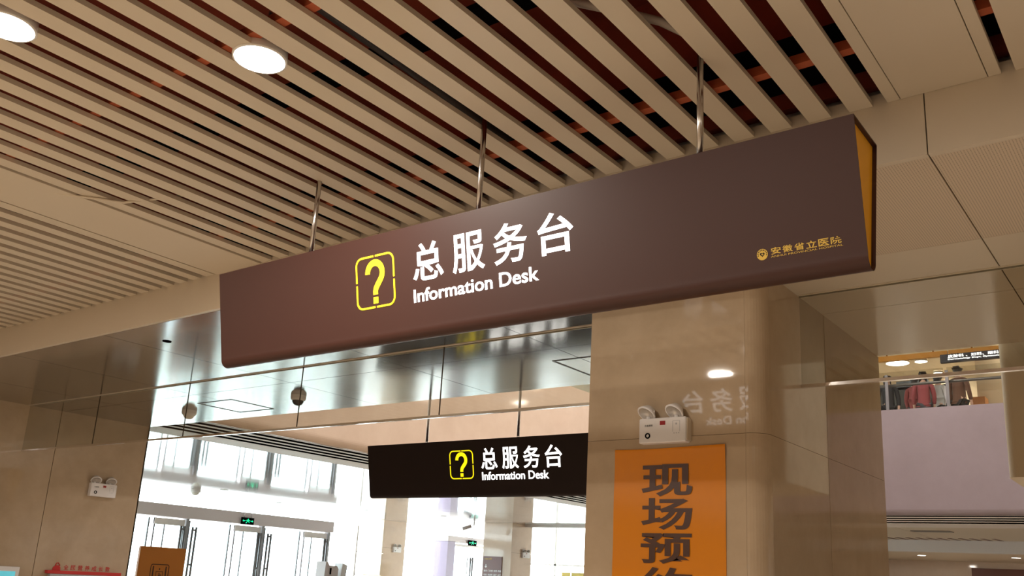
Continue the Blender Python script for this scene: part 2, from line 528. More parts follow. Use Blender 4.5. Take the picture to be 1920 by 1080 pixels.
for i in range(0, len(edges), 2):
    MB().box(edges[i + 1], edges[i], Y3, YP + 3.3, ZS, ZS + .002).build('slot_blade', M['white_matte'], lob)
for x0, x1 in spans(-22.0, -11.42, [-13.0, -14.8, -16.6, -18.4, -20.2]):
    for y0, y1 in spans(-.4, 29.4, [4.0, 8.0, 12.0, 16.0, 20.0, 23.4]):
        MB().box(x0 + .003, x1 - .003, y0 + .003, y1 - .003, ZS + .002, ZS + .05).build('ceiling_panel', M['white_gloss'], lob)
far = sempty('ceiling.006', 'soffit under the far balcony with a black slot diffuser')
MB().box(XP - .1, 6.1, YP + .131, 22.6, ZS + .10, ZS + .15).build('slot_shadow_box', M['black'], far)
fe = [YP + .131, 19.735, 20.02, 20.24, 20.56, 20.78, 21.10, 21.34, 21.70, 22.9]
for i in range(0, len(fe), 2):
    MB().box(XP - .14, 6.1, fe[i], fe[i + 1], ZS, ZS + .002).build('slot_blade', M['white_matte'], far)
for x0, x1 in spans(-11.4, 6.1, [-9.0, -6.0, -3.0, 0.0, 3.0]):
    MB().box(x0 + .004, x1 - .004, 22.91, 27.5, ZS + .004, ZS + .05).build('ceiling_panel', M['cream'], far)
struct(MB().box(-11.9, 6.1, 27.5, 27.8, 2.965, ZS + .1).build('trim_3', M['white_matte']), 'pale header beam under the far balcony')
struct(MB().box(-11.9, 6.1, 27.8, 33.2, 2.965, 3.0).build('ceiling.007', M['cream']))
struct(MB().box(-12.0, 6.1, 33.1, 33.4, 0, 9.6).build('wall_far', M['stone2']), 'brown stone wall at the far end')
struct(MB().box(-12.1, -11.9, 27.5, 33.2, 0, 9.6).build('wall_far_return', M['stone2']))
struct(MB().box(-17.2, XP - 1.7, 23.40, 23.62, 3.22, ZS).build('trim_4', M['white_matte']), 'white header between the far lobby pillars')
struct(MB().box(-17.2, -11.9, 23.62, 29.3, 3.22, 3.26).build('ceiling.008', M['white_gloss']))

# far louvre grille cut in the soffit edge
lg = thing('louvre_grille', 'row of slanted dark louvres under the far balcony soffit', 'grille', (-6.9, 27.4, ZS))
for i in range(26):
    x = -8.3 + i * .265
    if 14 < i < 17:
        continue
    MB()._add([(x, 26.6, ZS - .002), (x + .10, 26.6, ZS - .002), (x + .16, 27.45, ZS - .002), (x + .06, 27.45, ZS - .002),
               (x, 26.6, ZS + .003), (x + .10, 26.6, ZS + .003), (x + .16, 27.45, ZS + .003), (x + .06, 27.45, ZS + .003)],
              [(0, 1, 2, 3), (4, 7, 6, 5), (0, 4, 5, 1), (1, 5, 6, 2), (2, 6, 7, 3), (3, 7, 4, 0)]).build('slot', M['dark_wood'], lg)
tag(MB().box(-5.9, -5.0, 23.9, 24.3, ZS - .012, ZS).build('air_grille', M['dark_steel']), 'small dark air grille in the far soffit', 'grille')

# ---- entrance wall: posts, glazing, doors
struct(MB().box(XE - .3, XE + .25, 9.0, 19.45, 2.70, 3.02).build('trim_5', M['mauve']), 'grey mauve lintel over the entrance doors')
struct(MB().box(XE - .15, XE + .05, -.4, 29.4, ZS, Z2 + .35).build('wall_entrance_band', M['white_matte']))
posts = [4.5, 6.98, 9.47, 11.96, 14.45, 16.94, 19.44]
for i, y in enumerate(posts):
    struct(MB().box(XE - .09, XE + .09, y - .04, y + .04, 0, 2.70).build('trim_post', M['grey_post']))
struct(MB().box(XE - .02, XE + .0, -.3, 21.9, 3.02, ZS).build('window_1', M['pane']))
wl = sempty('window_2', 'tall glazing between the entrance doors and the far pillars')
MB().box(XE - .015, XE + .0, 19.5, 21.9, 0, 3.02).build('pane', M['pane'], wl)
MB().box(XE - .015, XE + .0, 22.95, 24.7, 0, ZS).build('pane', M['pane'], wl)
MB().box(XE - .015, XE + .0, 27.4, 29.4, 0, ZS).build('pane', M['pane'], wl)
for y in (20.7,):
    MB().box(XE - .03, XE + .02, y - .03, y + .03, 0, 3.02).build('mullion', M['white_matte'], wl)
for z in (2.2, 1.5):
    MB().box(XE - .02, XE + .02, 20.7, 21.9, z - .012, z + .012).build('transom', M['steel'], wl)

def pull_handle(mb, x, y, z0, z1):
    for dy in (0, .11):
        mb.tube([(x, y + dy, z0), (x, y + dy, z1)], .03, n=8)
    for z in (z0 + .12, (z0 + z1) / 2 + .1, z1 - .08):
        mb.tube([(x, y - .01, z), (x, y + .12, z)], .024, n=8)
    for z in (z0 + .12, z1 - .08):
        mb.tube([(x, y + .05, z), (x - .10, y + .05, z)], .012, n=8)
def door(n, y0, y1, post_side, white_rail):
    d = sempty('door_%d' % n, None, (XE, y0, 0))
    x = XE + .03
    f = MB().box(x - .02, x + .02, y0, y0 + .035, .02, 2.66).box(x - .02, x + .02, y1 - .035, y1, .02, 2.66)
    f.box(x - .02, x + .02, y0, y1, .02, .12)
    f.build('leaf_frame', M['dark_steel'], d)
    if white_rail:
        MB().box(x - .03, x + .03, y0, y1, 2.50, 2.665).build('top_rail', M['white_matte'], d)
        MB().box(x - .015, x + .015, y0 + .30, y0 + .33, .12, 2.5).build('stile', M['dark_steel'], d)
    MB().box(x - .006, x + .006, y0 + .035, y1 - .035, .12, 2.5 if white_rail else 2.66).build('pane', M['teal_glass'], d)
    h = MB()
    pull_handle(h, x + .12, (y1 - .15) if post_side > 0 else (y0 + .06), .35, 2.5)
    h.build('pull_handle', M['dark_steel'], d)
    return d
dn = 1
for y in posts[2:]:
    door(dn, y - .96, y - .07, 1, True); dn += 1
    if y < 19:
        door(dn, y + .07, y + 1.40, -1, False); dn += 1
for y0, y1 in ((-.4, 4.4), (4.6, 6.9), (7.1, 8.4)):
    struct(MB().box(XE - .012, XE + .0, y0, y1, 0, 3.02).build('window_%d' % (3 + int(y0 / 3 + 1)), M['pane']))
# side entrance with portal
po = sempty('door_20', 'far side door in a grey portal')
MB().box(XE - .25, XE + .35, 24.72, 28.2, 2.79, 2.99).build('portal_head', M['mauve'], po)
MB().box(XE - .25, XE + .35, 24.72, 25.12, 0, 2.80).build('portal_jamb', M['purple'], po)
MB().box(XE - .2, XE + .1, 25.12, 28.2, 2.66, 2.74).build('closer_rail', M['white_matte'], po)
for y in (26.20, 26.55):
    MB().box(XE - .03, XE + .03, y, y + .06, 0, 2.66).build('leaf_stile', M['steel'], po)
hh = MB(); pull_handle(hh, XE + .12, 26.30, .4, 2.3); hh.build('pull_handle', M['dark_steel'], po)
MB().box(XE - .006, XE + .006, 25.12, 28.0, 0, 2.66).build('pane', M['teal_glass'], po)
# windows at the far end of the lobby, beyond the second pillar
wf = sempty('window_9', 'bright glazing at the far end of the lobby')
MB().box(-21.9, -11.95, 29.3, 29.31, 0, ZS).build('pane', M['pane'], wf)
for x in (-20, -18.1, -16.2, -14.3, -12.4):
    MB().box(x - .04, x + .04, 29.24, 29.36, 0, ZS).build('mullion', M['white_matte'], wf)
MB().box(-21.9, -11.95, 29.24, 29.36, 2.2, 2.26).build('transom', M['white_matte'], wf)
struct(MB().box(-22.1, -11.9, 29.2, 29.45, ZS, 9.6).build('wall_lobby_end', M['white_matte']))
struct(MB().box(-22.1, -11.4, -.8, -.5, 0, 9.6).build('wall_lobby_near', M['stone2']))
# upper storey glazing above the entrance
wu = sempty('window_10', 'upper storey glazing above the entrance')
MB().box(XE - .01, XE + .01, -.5, 29.3, Z2 + .35, 9.4).build('pane', M['pane'], wu)
for i in range(13):
    y = -.4 + i * 2.45
    MB().box(XE - .05, XE + .05, y - .05, y + .05, Z2 + .35, 9.4).build('mullion', M['white_matte'], wu)
for z in (6.4, 7.9):
    MB().box(XE - .05, XE + .05, -.5, 29.3, z - .03, z + .03).build('transom', M['white_matte'], wu)
struct(MB().box(-22.1, 6.4, -.8, 33.4, 9.4, 9.7).build('ceiling.009', M['white_matte']), 'roof over the atrium')
struct(MB().box(-11.4, 6.4, 3.3, 3.5, 4.6, 9.6).build('wall_atrium_near', M['beige_wall']))
struct(MB().box(-22.1, -11.4, -.8, -.5, 4.6, 9.6).build('wall_upper_near', M['white_matte']))

# lobby pillars
def lobby_pillar(label, x0, x1, y0, y1):
    p = thing('lobby_pillar', label, 'pillar', (x1, y0, 0), 'pillars of the entrance lobby')
    MB().box(x0 + .02, x1 - .02, y0 + .02, y1 - .02, 0, ZS).build('core', M['joint'], p)
    MB().box(x0, x1 - .02, y0, y0 + .02, 0, ZS).build('front_panel', M['stone2'], p)
    MB().box(x1 - .02, x1, y0, y1, 0, 1.2).build('side_panel', M['stone2'], p)
    MB().box(x1 - .02, x1, y0, y1, 1.204, 2.4).build('side_panel', M['stone2'], p)
    MB().box(x1 - .02, x1, y0, y1, 2.404, ZS).build('side_panel', M['stone2'], p)
    MB().box(x0, x0 + .02, y0 + .02, y1, 0, ZS).build('side_panel', M['stone2'], p)
    return p
lobby_pillar('tan stone lobby pillar left of the far side door', -22.62, XE, 21.85, 22.93)
lobby_pillar('tan stone lobby pillar with the maroon direction board', -18.30, -17.2, 22.75, 23.80)

# ================================================================== THINGS
# ---- recessed downlights and added fill lights (each carries its own lamp)
def downlight(loc, label, r=.103, power=DOWNLIGHT_POWER, group=None, glow='lamp_glow', name='ceiling_downlight', colr=(1.0, .91, .79)):
    t = thing(name, label, 'downlight', loc, group)
    x, y, z = loc
    MB().lathe([(r - .003, -.006), (r + .004, -.005), (r + .005, -.001), (r + .003, .05), (r - .001, .05), (r - .003, -.006)], loc, n=32).build('trim_ring', M['lamp_ring'], t)
    MB().lathe([(.0001, -.005), (r - .002, -.005)], loc, n=32).build('diffuser', M[glow], t)
    if power:
        ld = bpy.data.lights.new('lamp', 'AREA')
        ld.shape = 'DISK'; ld.size = 2 * r - .006; ld.energy = power; ld.color = colr
        lo = bpy.data.objects.new('lamp', ld); COL.objects.link(lo)
        lo.parent = t; lo.location = (0, 0, -.0065)
    return t
downlight((-2.819, 1.897, ZC), 'round glowing ceiling downlight right of the one at the left edge')
downlight((-3.481, 1.215, ZC), 'round glowing ceiling downlight cut by the left edge of the picture')
for p in ((-.5, -.4), (2.6, .9), (-2.2, -.6), (-4.4, -.6), (-6.6, -.6), (-8.8, -.6), (-2.2, -2.8), (-4.4, -2.8), (-6.6, -2.8), (-8.8, -2.8), (1.6, -3.2)):  # unseen lamps added to brighten the hall under the slats
    downlight((p[0], p[1], ZC), 'round fill light added in the slat ceiling outside the picture', group='added ceiling fill lights')
downlight((-5.97, 23.894, 7.5), 'largest glowing disc light under the upper gallery ceiling', r=.28, power=FLOOR2_POWER, name='gallery_downlight')
downlight((-5.418, 23.95, 7.5), 'smaller glowing disc light right of the largest gallery light', r=.15, power=20, name='gallery_downlight')
downlight((-5.337, 25.4, 7.5), 'small glowing gallery light nearest the back wall', r=.12, power=20, name='gallery_downlight')
for x, y in ((-3.0, 22.5), (-1.0, 24.5), (-8.0, 24.5), (1.5, 22.5)):  # extra unseen lamps added to light the upper gallery
    downlight((x, y, 7.5), 'disc fill light added in the upper gallery outside the picture', r=.2, power=FLOOR2_POWER, name='gallery_downlight', group='added gallery fill lights')
for x, y in ((-6.5, 9.5), (-2.0, 9.5), (-6.5, 13.5), (-2.0, 13.5), (-6.5, 17.5), (-2.0, 17.5), (2.5, 12.0)):  # unseen roof lamps added to brighten the balcony parapets
    downlight((x, y, 9.345), 'large round fill light added under the atrium roof, outside the picture', r=.30, power=ATRIUM_FILL_POWER, name='atrium_fill_light', group='added atrium fill lights', colr=(1.0, .94, .90))
for x, y in ((-7.0, 29.5), (-4.5, 29.5), (-2.0, 29.5)):  # unseen lamps added to lift the dark area under the far balcony
    downlight((x, y, 2.963), 'fill light added behind the far header beam', r=.12, power=25, name='far_fill_light', group='added fill lights behind the far header')
for i, (x, y, l) in enumerate(((-17.9, 20.3, 'unlit downlight in the lobby ceiling before the pillar with the board'),
                               (-19.2, 18.4, 'unlit downlight in the lobby ceiling left of the first lobby pillar'),
                               (-18.6, 13.2, 'unlit downlight in the lobby ceiling right of the ceiling dome'),
                               (-20.3, 16.2, 'unlit downlight in the lobby ceiling above the green exit sign'))):
    downlight((x, y, ZS), l, r=.09, power=0, glow='plastic', name='lobby_downlight')

# ---- hanging signs
def sign(label, x0, x1, yc, zt, s, shell, end_mat, boxes, rods, rod_top, back=False, emblem=False):
    """inverted-wedge light box; s scales the section; boxes give text rectangles in world x / z"""
    t = thing('hanging_sign', label, 'sign', ((x0 + x1) / 2, yc, zt))
    hw, hz = .1265 * s, .489 * s
    r = .042 * s
    zb = zt - hz
    # half profile down the front, round the bottom and up the back
    k = (hw - r * 1.0) / (hz - r)
    ang = math.atan(k)
    pts = [(-hw, 0.0), (-hw + (hw - r) * .90, -(hz - r) * .90), (-hw + (hw - r) * .97, -(hz - r) * .97)]
    for i in range(13):
        a = -PI + (PI) * i / 12
        aa = PI + ang * 0 + (PI) * i / 12
        pts.append((r * math.cos(aa), -(hz - r) + r * math.sin(aa)))
    pts += [(hw - (hw - r) * .97, -(hz - r) * .97), (hw - (hw - r) * .90, -(hz - r) * .90), (hw, 0.0)]
    outer = [(yc + p[0], zt + p[1]) for p in pts]
    th = .003
    inner = []
    for p in pts:
        q = Vector((p[0], p[1]))
        c = Vector((0, -(hz - r)))
        if p[1] > -(hz - r) - 1e-6:
            inner.append((p[0] - math.copysign(th, p[0]), p[1] - (.004 if p[1] == 0 else 0)))
        else:
            d = (q - c); inner.append(tuple(c + d * ((r - th) / r)))
    inner = [(yc + p[0], zt + p[1]) for p in inner]
    half = len(outer) // 2
    def strip(seq_o, seq_i, name):
        n = len(seq_o)
        vs = []
        for x in (x0, x1):
            vs += [(x, *p) for p in seq_o] + [(x, *p) for p in seq_i]
        m = 2 * n
        fs = []
        for i in range(n - 1):
            fs += [(i, i + 1, m + i + 1, m + i), (n + i + 1, n + i, m + n + i, m + n + i + 1),
                   (i + 1, i, n + i, n + i + 1), (m + i, m + i + 1, m + n + i + 1, m + n + i)]
        fs += [(0, m, m + n, n), (n - 1, 2 * n - 1, m + 2 * n - 1, m + n - 1)]
        b = MB(); b._add(vs, fs, True)
        o = b.build(name, shell, t)
        e = o.modifiers.new('edge', 'EDGE_SPLIT'); e.split_angle = math.radians(30)
        return o
    strip(outer[:half + 1], inner[:half + 1], 'front_panel')
    strip(outer[half:], inner[half:], 'back_panel')
    MB().box(x0, x1, yc - hw + .001, yc + hw - .001, zt - .004, zt + .001).build('top_panel', shell, t)
    for xa, xb in ((x1 - .017, x1 - .014), (x0 + .014, x0 + .017)):
        MB().prism([(p[0], p[1]) for p in inner], 'x', xa, xb).build('end_panel', end_mat, t)
    # front plane helpers
    slope = (outer[1][0] - outer[0][0]) / (outer[0][1] - outer[1][1])
    up = Vector((0, -slope, 1)).normalized()
    cs = up.z
    nrm = Vector((0, -up.z, -up.y)) if False else Vector((1, 0, 0)).cross(up)
    if nrm.y > 0:
        nrm = -nrm
    def on_front(x, z, lift=.0004):
        return Vector((x, outer[0][0] + (zt - z) * slope, z)) + nrm * lift
    def on_back(x, z, lift=.0004):
        return Vector((x, 2 * yc - (outer[0][0] + (zt - z) * slope), z)) + Vector((nrm.x, -nrm.y, nrm.z)) * lift
    icon, cn, en = boxes
    def lettering(side):
        if side == 'front':
            P, R, U, N = on_front, Vector((1, 0, 0)), up, nrm
            fx = lambda x: x
        else:
            P, R, U, N = on_back, Vector((-1, 0, 0)), Vector((0, -up.y, up.z)), Vector((nrm.x, -nrm.y, nrm.z))
            fx = lambda x: x0 + x1 - x
        pre = '' if side == 'front' else 'back_'
        # yellow frame in four pieces
        ix0, ix1, iz0, iz1 = icon
        w, h = ix1 - ix0, (iz1 - iz0) / cs
        lw, rad = .036 * w, .16 * w
        gap = .022 * w
        base = P(fx(ix0), iz0)
        o_ = round_rect(0, w, 0, h, rad, 6); i_ = round_rect(lw, w - lw, lw, h - lw, rad - lw, 6)
        def piece(qx, qz):
            vs, fs = [], []
            idx = []
            for a, bb in zip(o_, i_):
                if (a[0] > w / 2) == qx and (a[1] > h / 2) == qz:
                    idx.append((a, bb))
            # extend to the middle gaps
            cx = w / 2 + (gap if qx else -gap); cz = h / 2 + (gap if qz else -gap)
            ex = 0 if not qx else w; ez = h if qz else 0
            horiz = ((cx, ez), (cx, ez + (-lw if qz else lw)))
            vert = ((ex, cz), (ex + (-lw if qx else lw), cz))
            first_is_vert = abs(idx[0][0][0] - ex) < 1e-6 and abs(idx[0][0][1] - ez) > 1e-6 and abs(idx[0][0][1] - ez) >= rad - 1e-6
            seq = [vert] + idx + [horiz] if first_is_vert else [horiz] + idx + [vert]
            b = MB()
            V = []
            for a, bb in seq:
                V += [base + R * a[0] + U * a[1], base + R * bb[0] + U * bb[1]]
            V += [v + N * .002 for v in V]
            m = len(seq) * 2
            F = []
            for i in range(len(seq) - 1):
                F += [(2 * i, 2 * i + 1, 2 * i + 3, 2 * i + 2), (m + 2 * i, m + 2 * i + 2, m + 2 * i + 3, m + 2 * i + 1),
                      (2 * i, 2 * i + 2, m + 2 * i + 2, m + 2 * i), (2 * i + 1, m + 2 * i + 1, m + 2 * i + 3, 2 * i + 3)]
            b._add(V, F)
            return b
        for qx in (False, True):
            for qz in (False, True):
                piece(qx, qz).build(pre + 'icon_frame', M['yellow_glow'], t)
        # question mark: a stroked hook and a square dot
        q = MB()
        sw = .125 * w
        cl = []
        cxq, czq, rq = .50 * w, .660 * h, .19 * w
        for i in range(25):
            a = PI + .02 - (PI * 1.22) * i / 24
            cl.append((cxq + rq * math.cos(a), czq + rq * 1.02 * math.sin(a)))
        cl += [(.560 * w, .43 * h), (.515 * w, .37 * h), (.50 * w, .32 * h), (.50 * w, .25 * h)]
        L, Rr = [], []
        for i, p in enumerate(cl):
            a = Vector(cl[max(i - 1, 0)]); c = Vector(cl[min(i + 1, len(cl) - 1)])
            d = (c - a).normalized(); n2 = Vector((-d.y, d.x)) * (sw / 2)
            L.append(Vector(p) + n2); Rr.append(Vector(p) - n2)
        V = []
        for a, bb in zip(L, Rr):
            V += [base + R * a.x + U * a.y + N * .001, base + R * bb.x + U * bb.y + N * .001]
        q._add(V, [(2 * i, 2 * i + 1, 2 * i + 3, 2 * i + 2) for i in range(len(cl) - 1)])
        q.build(pre + 'question_mark', M['yellow_glow'], t)
        d = MB()
        V = [base + R * a + U * c + N * .001 for a, c in ((.437 * w, .085 * h), (.563 * w, .085 * h), (.563 * w, .205 * h), (.437 * w, .205 * h))]
        d._add(V, [(0, 1, 2, 3)])
        d.build(pre + 'question_dot', M['yellow_glow'], t)
        m = MB()
        n4 = len('总服务台')
        cx0, cx1, cz0, cz1 = cn
        tot = cx1 - cx0
        rel = [(0, .209), (.2715, .478), (.536, .738), (.80, 1.0)]
        for ch, (a, c) in zip('总服务台', rel):
            letters(m, ch, P(fx(cx0 + a * tot), cz0), R, U, (c - a) * tot, (cz1 - cz0) / cs, .012, .002, N)
        m.build(pre + 'chinese_lettering', M['white_glow'], t)
        def width(b_):
            xs = [v[0] for v in text_shape(b_, .013)[0]]
            return max(xs) - min(xs)
        wt = width('Information Desk'); ew = en[1] - en[0]
        for wd, x_ in (('Information', en[0]), ('Desk', en[1] - ew * width('Desk') / wt)):
            m = MB()
            letters(m, wd, P(fx(x_), en[2]), R, U, ew * width(wd) / wt, (en[3] - en[2]) / cs, .013, .002, N)
            m.build(pre + 'english_lettering', M['white_glow'], t)
    lettering('front')
    if back:
        lettering('back')
    if emblem:
        c = on_front(-1.103, 2.7, .001)
        X1 = Vector((1, 0, 0)); N1 = nrm
        def disc(mb, c0, r, n=32):
            mb._add([c0 + X1 * (r * math.cos(2 * PI * i / n)) + up * (r * math.sin(2 * PI * i / n)) for i in range(n)], [tuple(range(n))])
        e = MB(); disc(e, c, .0192)
        emb = e.build('hospital_emblem', M['gold'], t)
        c1 = c + N1 * .0004
        e = MB()
        for i in range(9):       # lettering marks round the upper rim
            a = PI * (-.06 + 1.12 * i / 8)
            pc = c1 + (X1 * math.cos(a) + up * math.sin(a)) * .0150
            rr = X1 * .0017; uu = up * .0017
            e._add([pc - rr - uu, pc + rr - uu, pc + rr + uu, pc - rr + uu], [(0, 1, 2, 3)])
        hv = []
        for i in range(28):
            a = 2 * PI * i / 28
            hx = 16 * math.sin(a) ** 3; hy = 13 * math.cos(a) - 5 * math.cos(2 * a) - 2 * math.cos(3 * a) - math.cos(4 * a)
            hv.append((hx / 17 * .0088, hy / 17 * .0088))
        V = []
        for hx, hy in hv:
            V += [c1 + X1 * hx + up * hy, c1 + X1 * hx * .45 + up * (hy * .45)]
        e._add(V, [(2 * i, 2 * i + 1, (2 * i + 3) % 56, (2 * i + 2) % 56) for i in range(28)])
        o_e = e.build('emblem_marks', M['dark_brown'], emb)
        o_e['kind'] = 'stuff'
        m = MB()
        nx0, nx1 = -1.0745, -.8365
        tot = nx1 - nx0
        for i, ch in enumerate('安徽省立医院'):
            letters(m, ch, on_front(nx0 + tot * (i / 6 + .008), 2.694, .001), (1, 0, 0), up, tot / 6 * .86, .0235 / cs, .016)
        m.build('hospital_name', M['gold'], t)
        m = MB()
        letters(m, 'ANHUI PROVINCIAL HOSPITAL', on_front(nx0, 2.6845, .001), (1, 0, 0), up, tot, .0062, .008)
        m.build('hospital_name_english', M['gold'], t)
    for (xr, zr_) in rods:
        rd = MB().tube([(xr, yc, zt), (xr, yc, zr_)], .0125, n=16)
        o = rd.build('hanger_rod', M['steel'], t)
        if zr_ > 4:
            MB().box(xr - .02, xr + .02, Y3 + .001, yc + .02, zr_ - .02, zr_ + .02).build('wall_bracket', M['steel'], o)
        MB().lathe([(.0125, .03), (.0145, .03), (.0145, .0), (.020, .0)], (xr, yc, zt), n=16).build('rod_socket', M['chrome'], o)
    return t
sign('large brown hanging information desk sign with a yellow end, nearest the camera', -4.093, -.764, 2.8215, 3.093, 1.0, M['brown'], M['yellow_panel'],
     ((-3.05, -2.803, 2.762, 3.003), (-2.69, -1.843, 2.842, 3.006), (-2.692, -2.018, 2.752, 2.81)),
     ((-3.513, 3.66), (-2.412, 3.66), (-1.356, 3.60)), 3.66, back=True, emblem=True)
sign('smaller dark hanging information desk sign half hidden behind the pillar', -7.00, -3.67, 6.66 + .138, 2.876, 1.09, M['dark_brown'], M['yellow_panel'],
     ((-5.873, -5.575, 2.512, 2.783), (-5.478, -4.55, 2.595, 2.793), (-5.475, -4.705, 2.497, 2.572)),
     ((-6.29, 4.6), (-5.13, 4.6), (-3.97, 4.6)), 4.6)

# ---- glass smoke barriers hanging from the soffit
def barrier(label, xs):
    t = thing('smoke_barrier', label, 'glass barrier', (xs[0], YG, ZS))
    for a, b in zip(xs[:-1], xs[1:]):
        MB().box(a + .003, b - .003, YG - .004, YG + .004, 2.757, ZS + .02).build('glass_pane', M['glass'], t)
    MB().box(xs[0], xs[-1], YG - .012, YG + .012, 2.740, 2.758).build('bottom_rail', M['chrome'], t)
    for x in xs[1:-1]:
        MB().box(x - .003, x + .003, YG - .004, YG + .004, 2.758, ZS).build('pane_joint', M['joint'], t)
barrier('long clear glass smoke barrier left of the big pillar', (XL + .003, -9.47, -7.81, -6.14, -4.52, PX0 - .004))
barrier('clear glass smoke barrier right of the big pillar', (PX1 + .004, -.11, 1.55, 3.2, 4.9, 6.09))

# ---- emergency lights
def emergency_light(label, c, n, s=1.0, simple=False):
    """c: centre of the housing's back on the wall, n: outward normal"""
    t = thing('emergency_light', label, 'emergency light', c, 'twin-head emergency lights')
    c = Vector(c); n = Vector(n).normalized(); up = Vector((0, 0, 1)); r = up.cross(n)
    # n points out of the wall and r to the right when facing the wall
    def obox(mb, a0, a1, d0, d1, z0, z1):
        P = []
        for z in (z0, z1):
            for a, d in ((a0, d0), (a1, d0), (a1, d1), (a0, d1)):
                P.append(c + r * (a * s) + n * (d * s) + up * (z * s))
        mb._add(P, [(0, 3, 2, 1), (4, 5, 6, 7), (0, 1, 5, 4), (1, 2, 6, 5), (2, 3, 7, 6), (3, 0, 4, 7)])
        return mb
    h = obox(MB(), -.143, .143, .0, .055, -.07, .07).build('housing', M['plastic'], t, bevel=.008 * s)
    obox(MB(), .145, .149, .0, .05, -.06, .06).build('side_cap', M['cream'], t)
    for i, sg in enumerate((-1, 1)):
        hc = c + r * (.085 * sg * s - .012 * s) + n * (.03 * s) + up * (.098 * s)
        ax = (n * .60 + up * -.76 + r * (-.20)).normalized()
        hd = MB().lathe([(.010 * s, -.045 * s), (.032 * s, -.035 * s), (.050 * s, -.006 * s), (.056 * s, .004 * s), (.052 * s, .010 * s), (.047 * s, .008 * s)], hc + n * .02 * s, ax, n=24)
        head = hd.build('lamp_head', M['plastic'], t)
        MB().lathe([(.0475 * s, .0085 * s), (.026 * s, -.004 * s), (.008 * s, -.014 * s), (.0001, -.014 * s)], hc + n * .02 * s, ax, n=24).build('lamp_lens', M['lens'], head)
        MB().tube([hc - up * .05 * s, hc - up * .015 * s], .012 * s, n=10).build('swivel', M['plastic'], head)
    o = obox(MB(), -.012, .020, .055, .0575, .028, .050).build('red_indicator', M['red_led'], t)
    o['label'] = 'red indicator window'
    MB().lathe([(.009 * s, 0), (.009 * s, .003 * s), (.016 * s, .003 * s), (.016 * s, 0)], c + r * (-.087 * s) + n * (.055 * s) + up * (-.028 * s), n, n=20).build('test_button', M['black'], t)
    if not simple:
        m = MB()
        letters(m, '应急照明', c + r * (-.106 * s) + n * (.0557 * s) + up * (.022 * s), r, up, .048 * s, .012 * s, .01)
        m.build('maker_print', M['black'], t)
        m = MB()
        for k in range(3):
            obox(m, .071 + k * .014, .076 + k * .014, .055, .0562, -.022, -.017)
        obox(m, .082, .090, .055, .0562, .026, .036)
        for a0, a1, z0, z1 in ((.064, .066, -.012, .048), (.106, .108, -.012, .048), (.066, .106, .047, .049)):
            obox(m, a0, a1, .055, .0558, z0, z1)
        m.build('status_panel', M['board'], t)
    return t
emergency_light('white emergency light above the orange poster on the big pillar', (-2.335, PY0, 2.432), (0, -1, 0))
emergency_light('white emergency light on the left stone wall', (XL, 6.04, 2.40), (1, 0, 0), 1.18)
emergency_light('small white emergency light on the first lobby pillar', (XE, 22.52, 2.36), (1, 0, 0), 1.25, True)
emergency_light('small white emergency light on the lobby pillar with the direction board', (-17.2, 23.46, 2.36), (1, 0, 0), 1.25, True)

# ---- orange poster on the pillar
po_t = thing('orange_poster', 'orange poster with dark brown vertical lettering stuck on the pillar', 'poster', (-2.325, PY0, 1.2))
b = MB()
nx, nz = 14, 24
x0, x1, z0, z1 = -2.657, -1.988, 1.16, 2.343
def py(u, v):
    return PY0 - .003 - .0022 * (1 + math.sin(v * 19 + u * 2)) * (.3 + .7 * v) - .006 * max(0, u - .85) * max(0, v - .9) * 60
V = []
for j in range(nz + 1):
    for i in range(nx + 1):
        u, v = i / nx, j / nz
        V.append((x0 + (x1 - x0) * u, py(u, v), z0 + (z1 - z0) * v - .004 * math.sin(u * 5) * (1 if v == 1 else 0)))
n0 = len(V)
V2 = [(p[0], p[1] + .0012, p[2]) for p in V]
F = []
for j in range(nz):
    for i in range(nx):
        a = j * (nx + 1) + i
        F += [(a, a + 1, a + nx + 2, a + nx + 1), (n0 + a, n0 + a + nx + 1, n0 + a + nx + 2, n0 + a + 1)]
b._add(V + V2, F, True)
b.build('poster_sheet', M['orange'], po_t)
for ch, (zb, zt_) in zip('现场预约', ((2.078, 2.252), (1.902, 2.070), (1.724, 1.884), (1.545, 1.707))):
    m = MB()
    letters(m, ch, (-2.480, PY0 - .0085, zb), (1, 0, 0), (0, 0, 1), .305, zt_ - zb, .022)
    m.build('poster_lettering', M['poster_ink'], po_t)

# ---- cameras and detectors on the ceilings
def dome(name, label, cat, loc, r, dark=True):
    t = thing(name, label, cat, loc)
    MB().lathe([(r * 1.05, 0), (r * 1.05, -r * .35), (r * .98, -r * .58), (r * .80, -r * .70)], loc, n=24).build('base', M['plastic'], t)
    if dark:
        MB().lathe([(r * .78, -r * .70), (r * .74, -r * .95), (r * .56, -r * 1.22), (r * .28, -r * 1.36), (.0001, -r * 1.40)], loc, n=24).build('dome_lens', M['dark_lens'], t)
    else:
        MB().lathe([(r * .80, -r * .70), (r * .62, -r * 1.05), (r * .35, -r * 1.2), (.0001, -r * 1.25)], loc, n=24).build('cap', M['lamp_ring'], t)
dome('dome_camera', 'white dome camera with a dark lens under the glossy soffit', 'camera', (-7.258, 5.885, ZS), .075)
dome('smoke_detector', 'white round detector under the glossy soffit left of the dome camera', 'detector', (-9.30, 5.99, ZS), .080, False)
dome('ceiling_dome', 'small round dome under the lobby ceiling above the entrance doors', 'camera', (-19.336, 12.928, ZS), .12, False)
cc = thing('bullet_camera', 'white bullet camera hanging from the lobby ceiling before the side door', 'camera', (-18.0, 21.86, ZS))
MB().tube([(-18.0, 21.86, ZS), (-18.0, 21.86, ZS - .16)], .022, n=10).build('bracket', M['plastic'], cc)
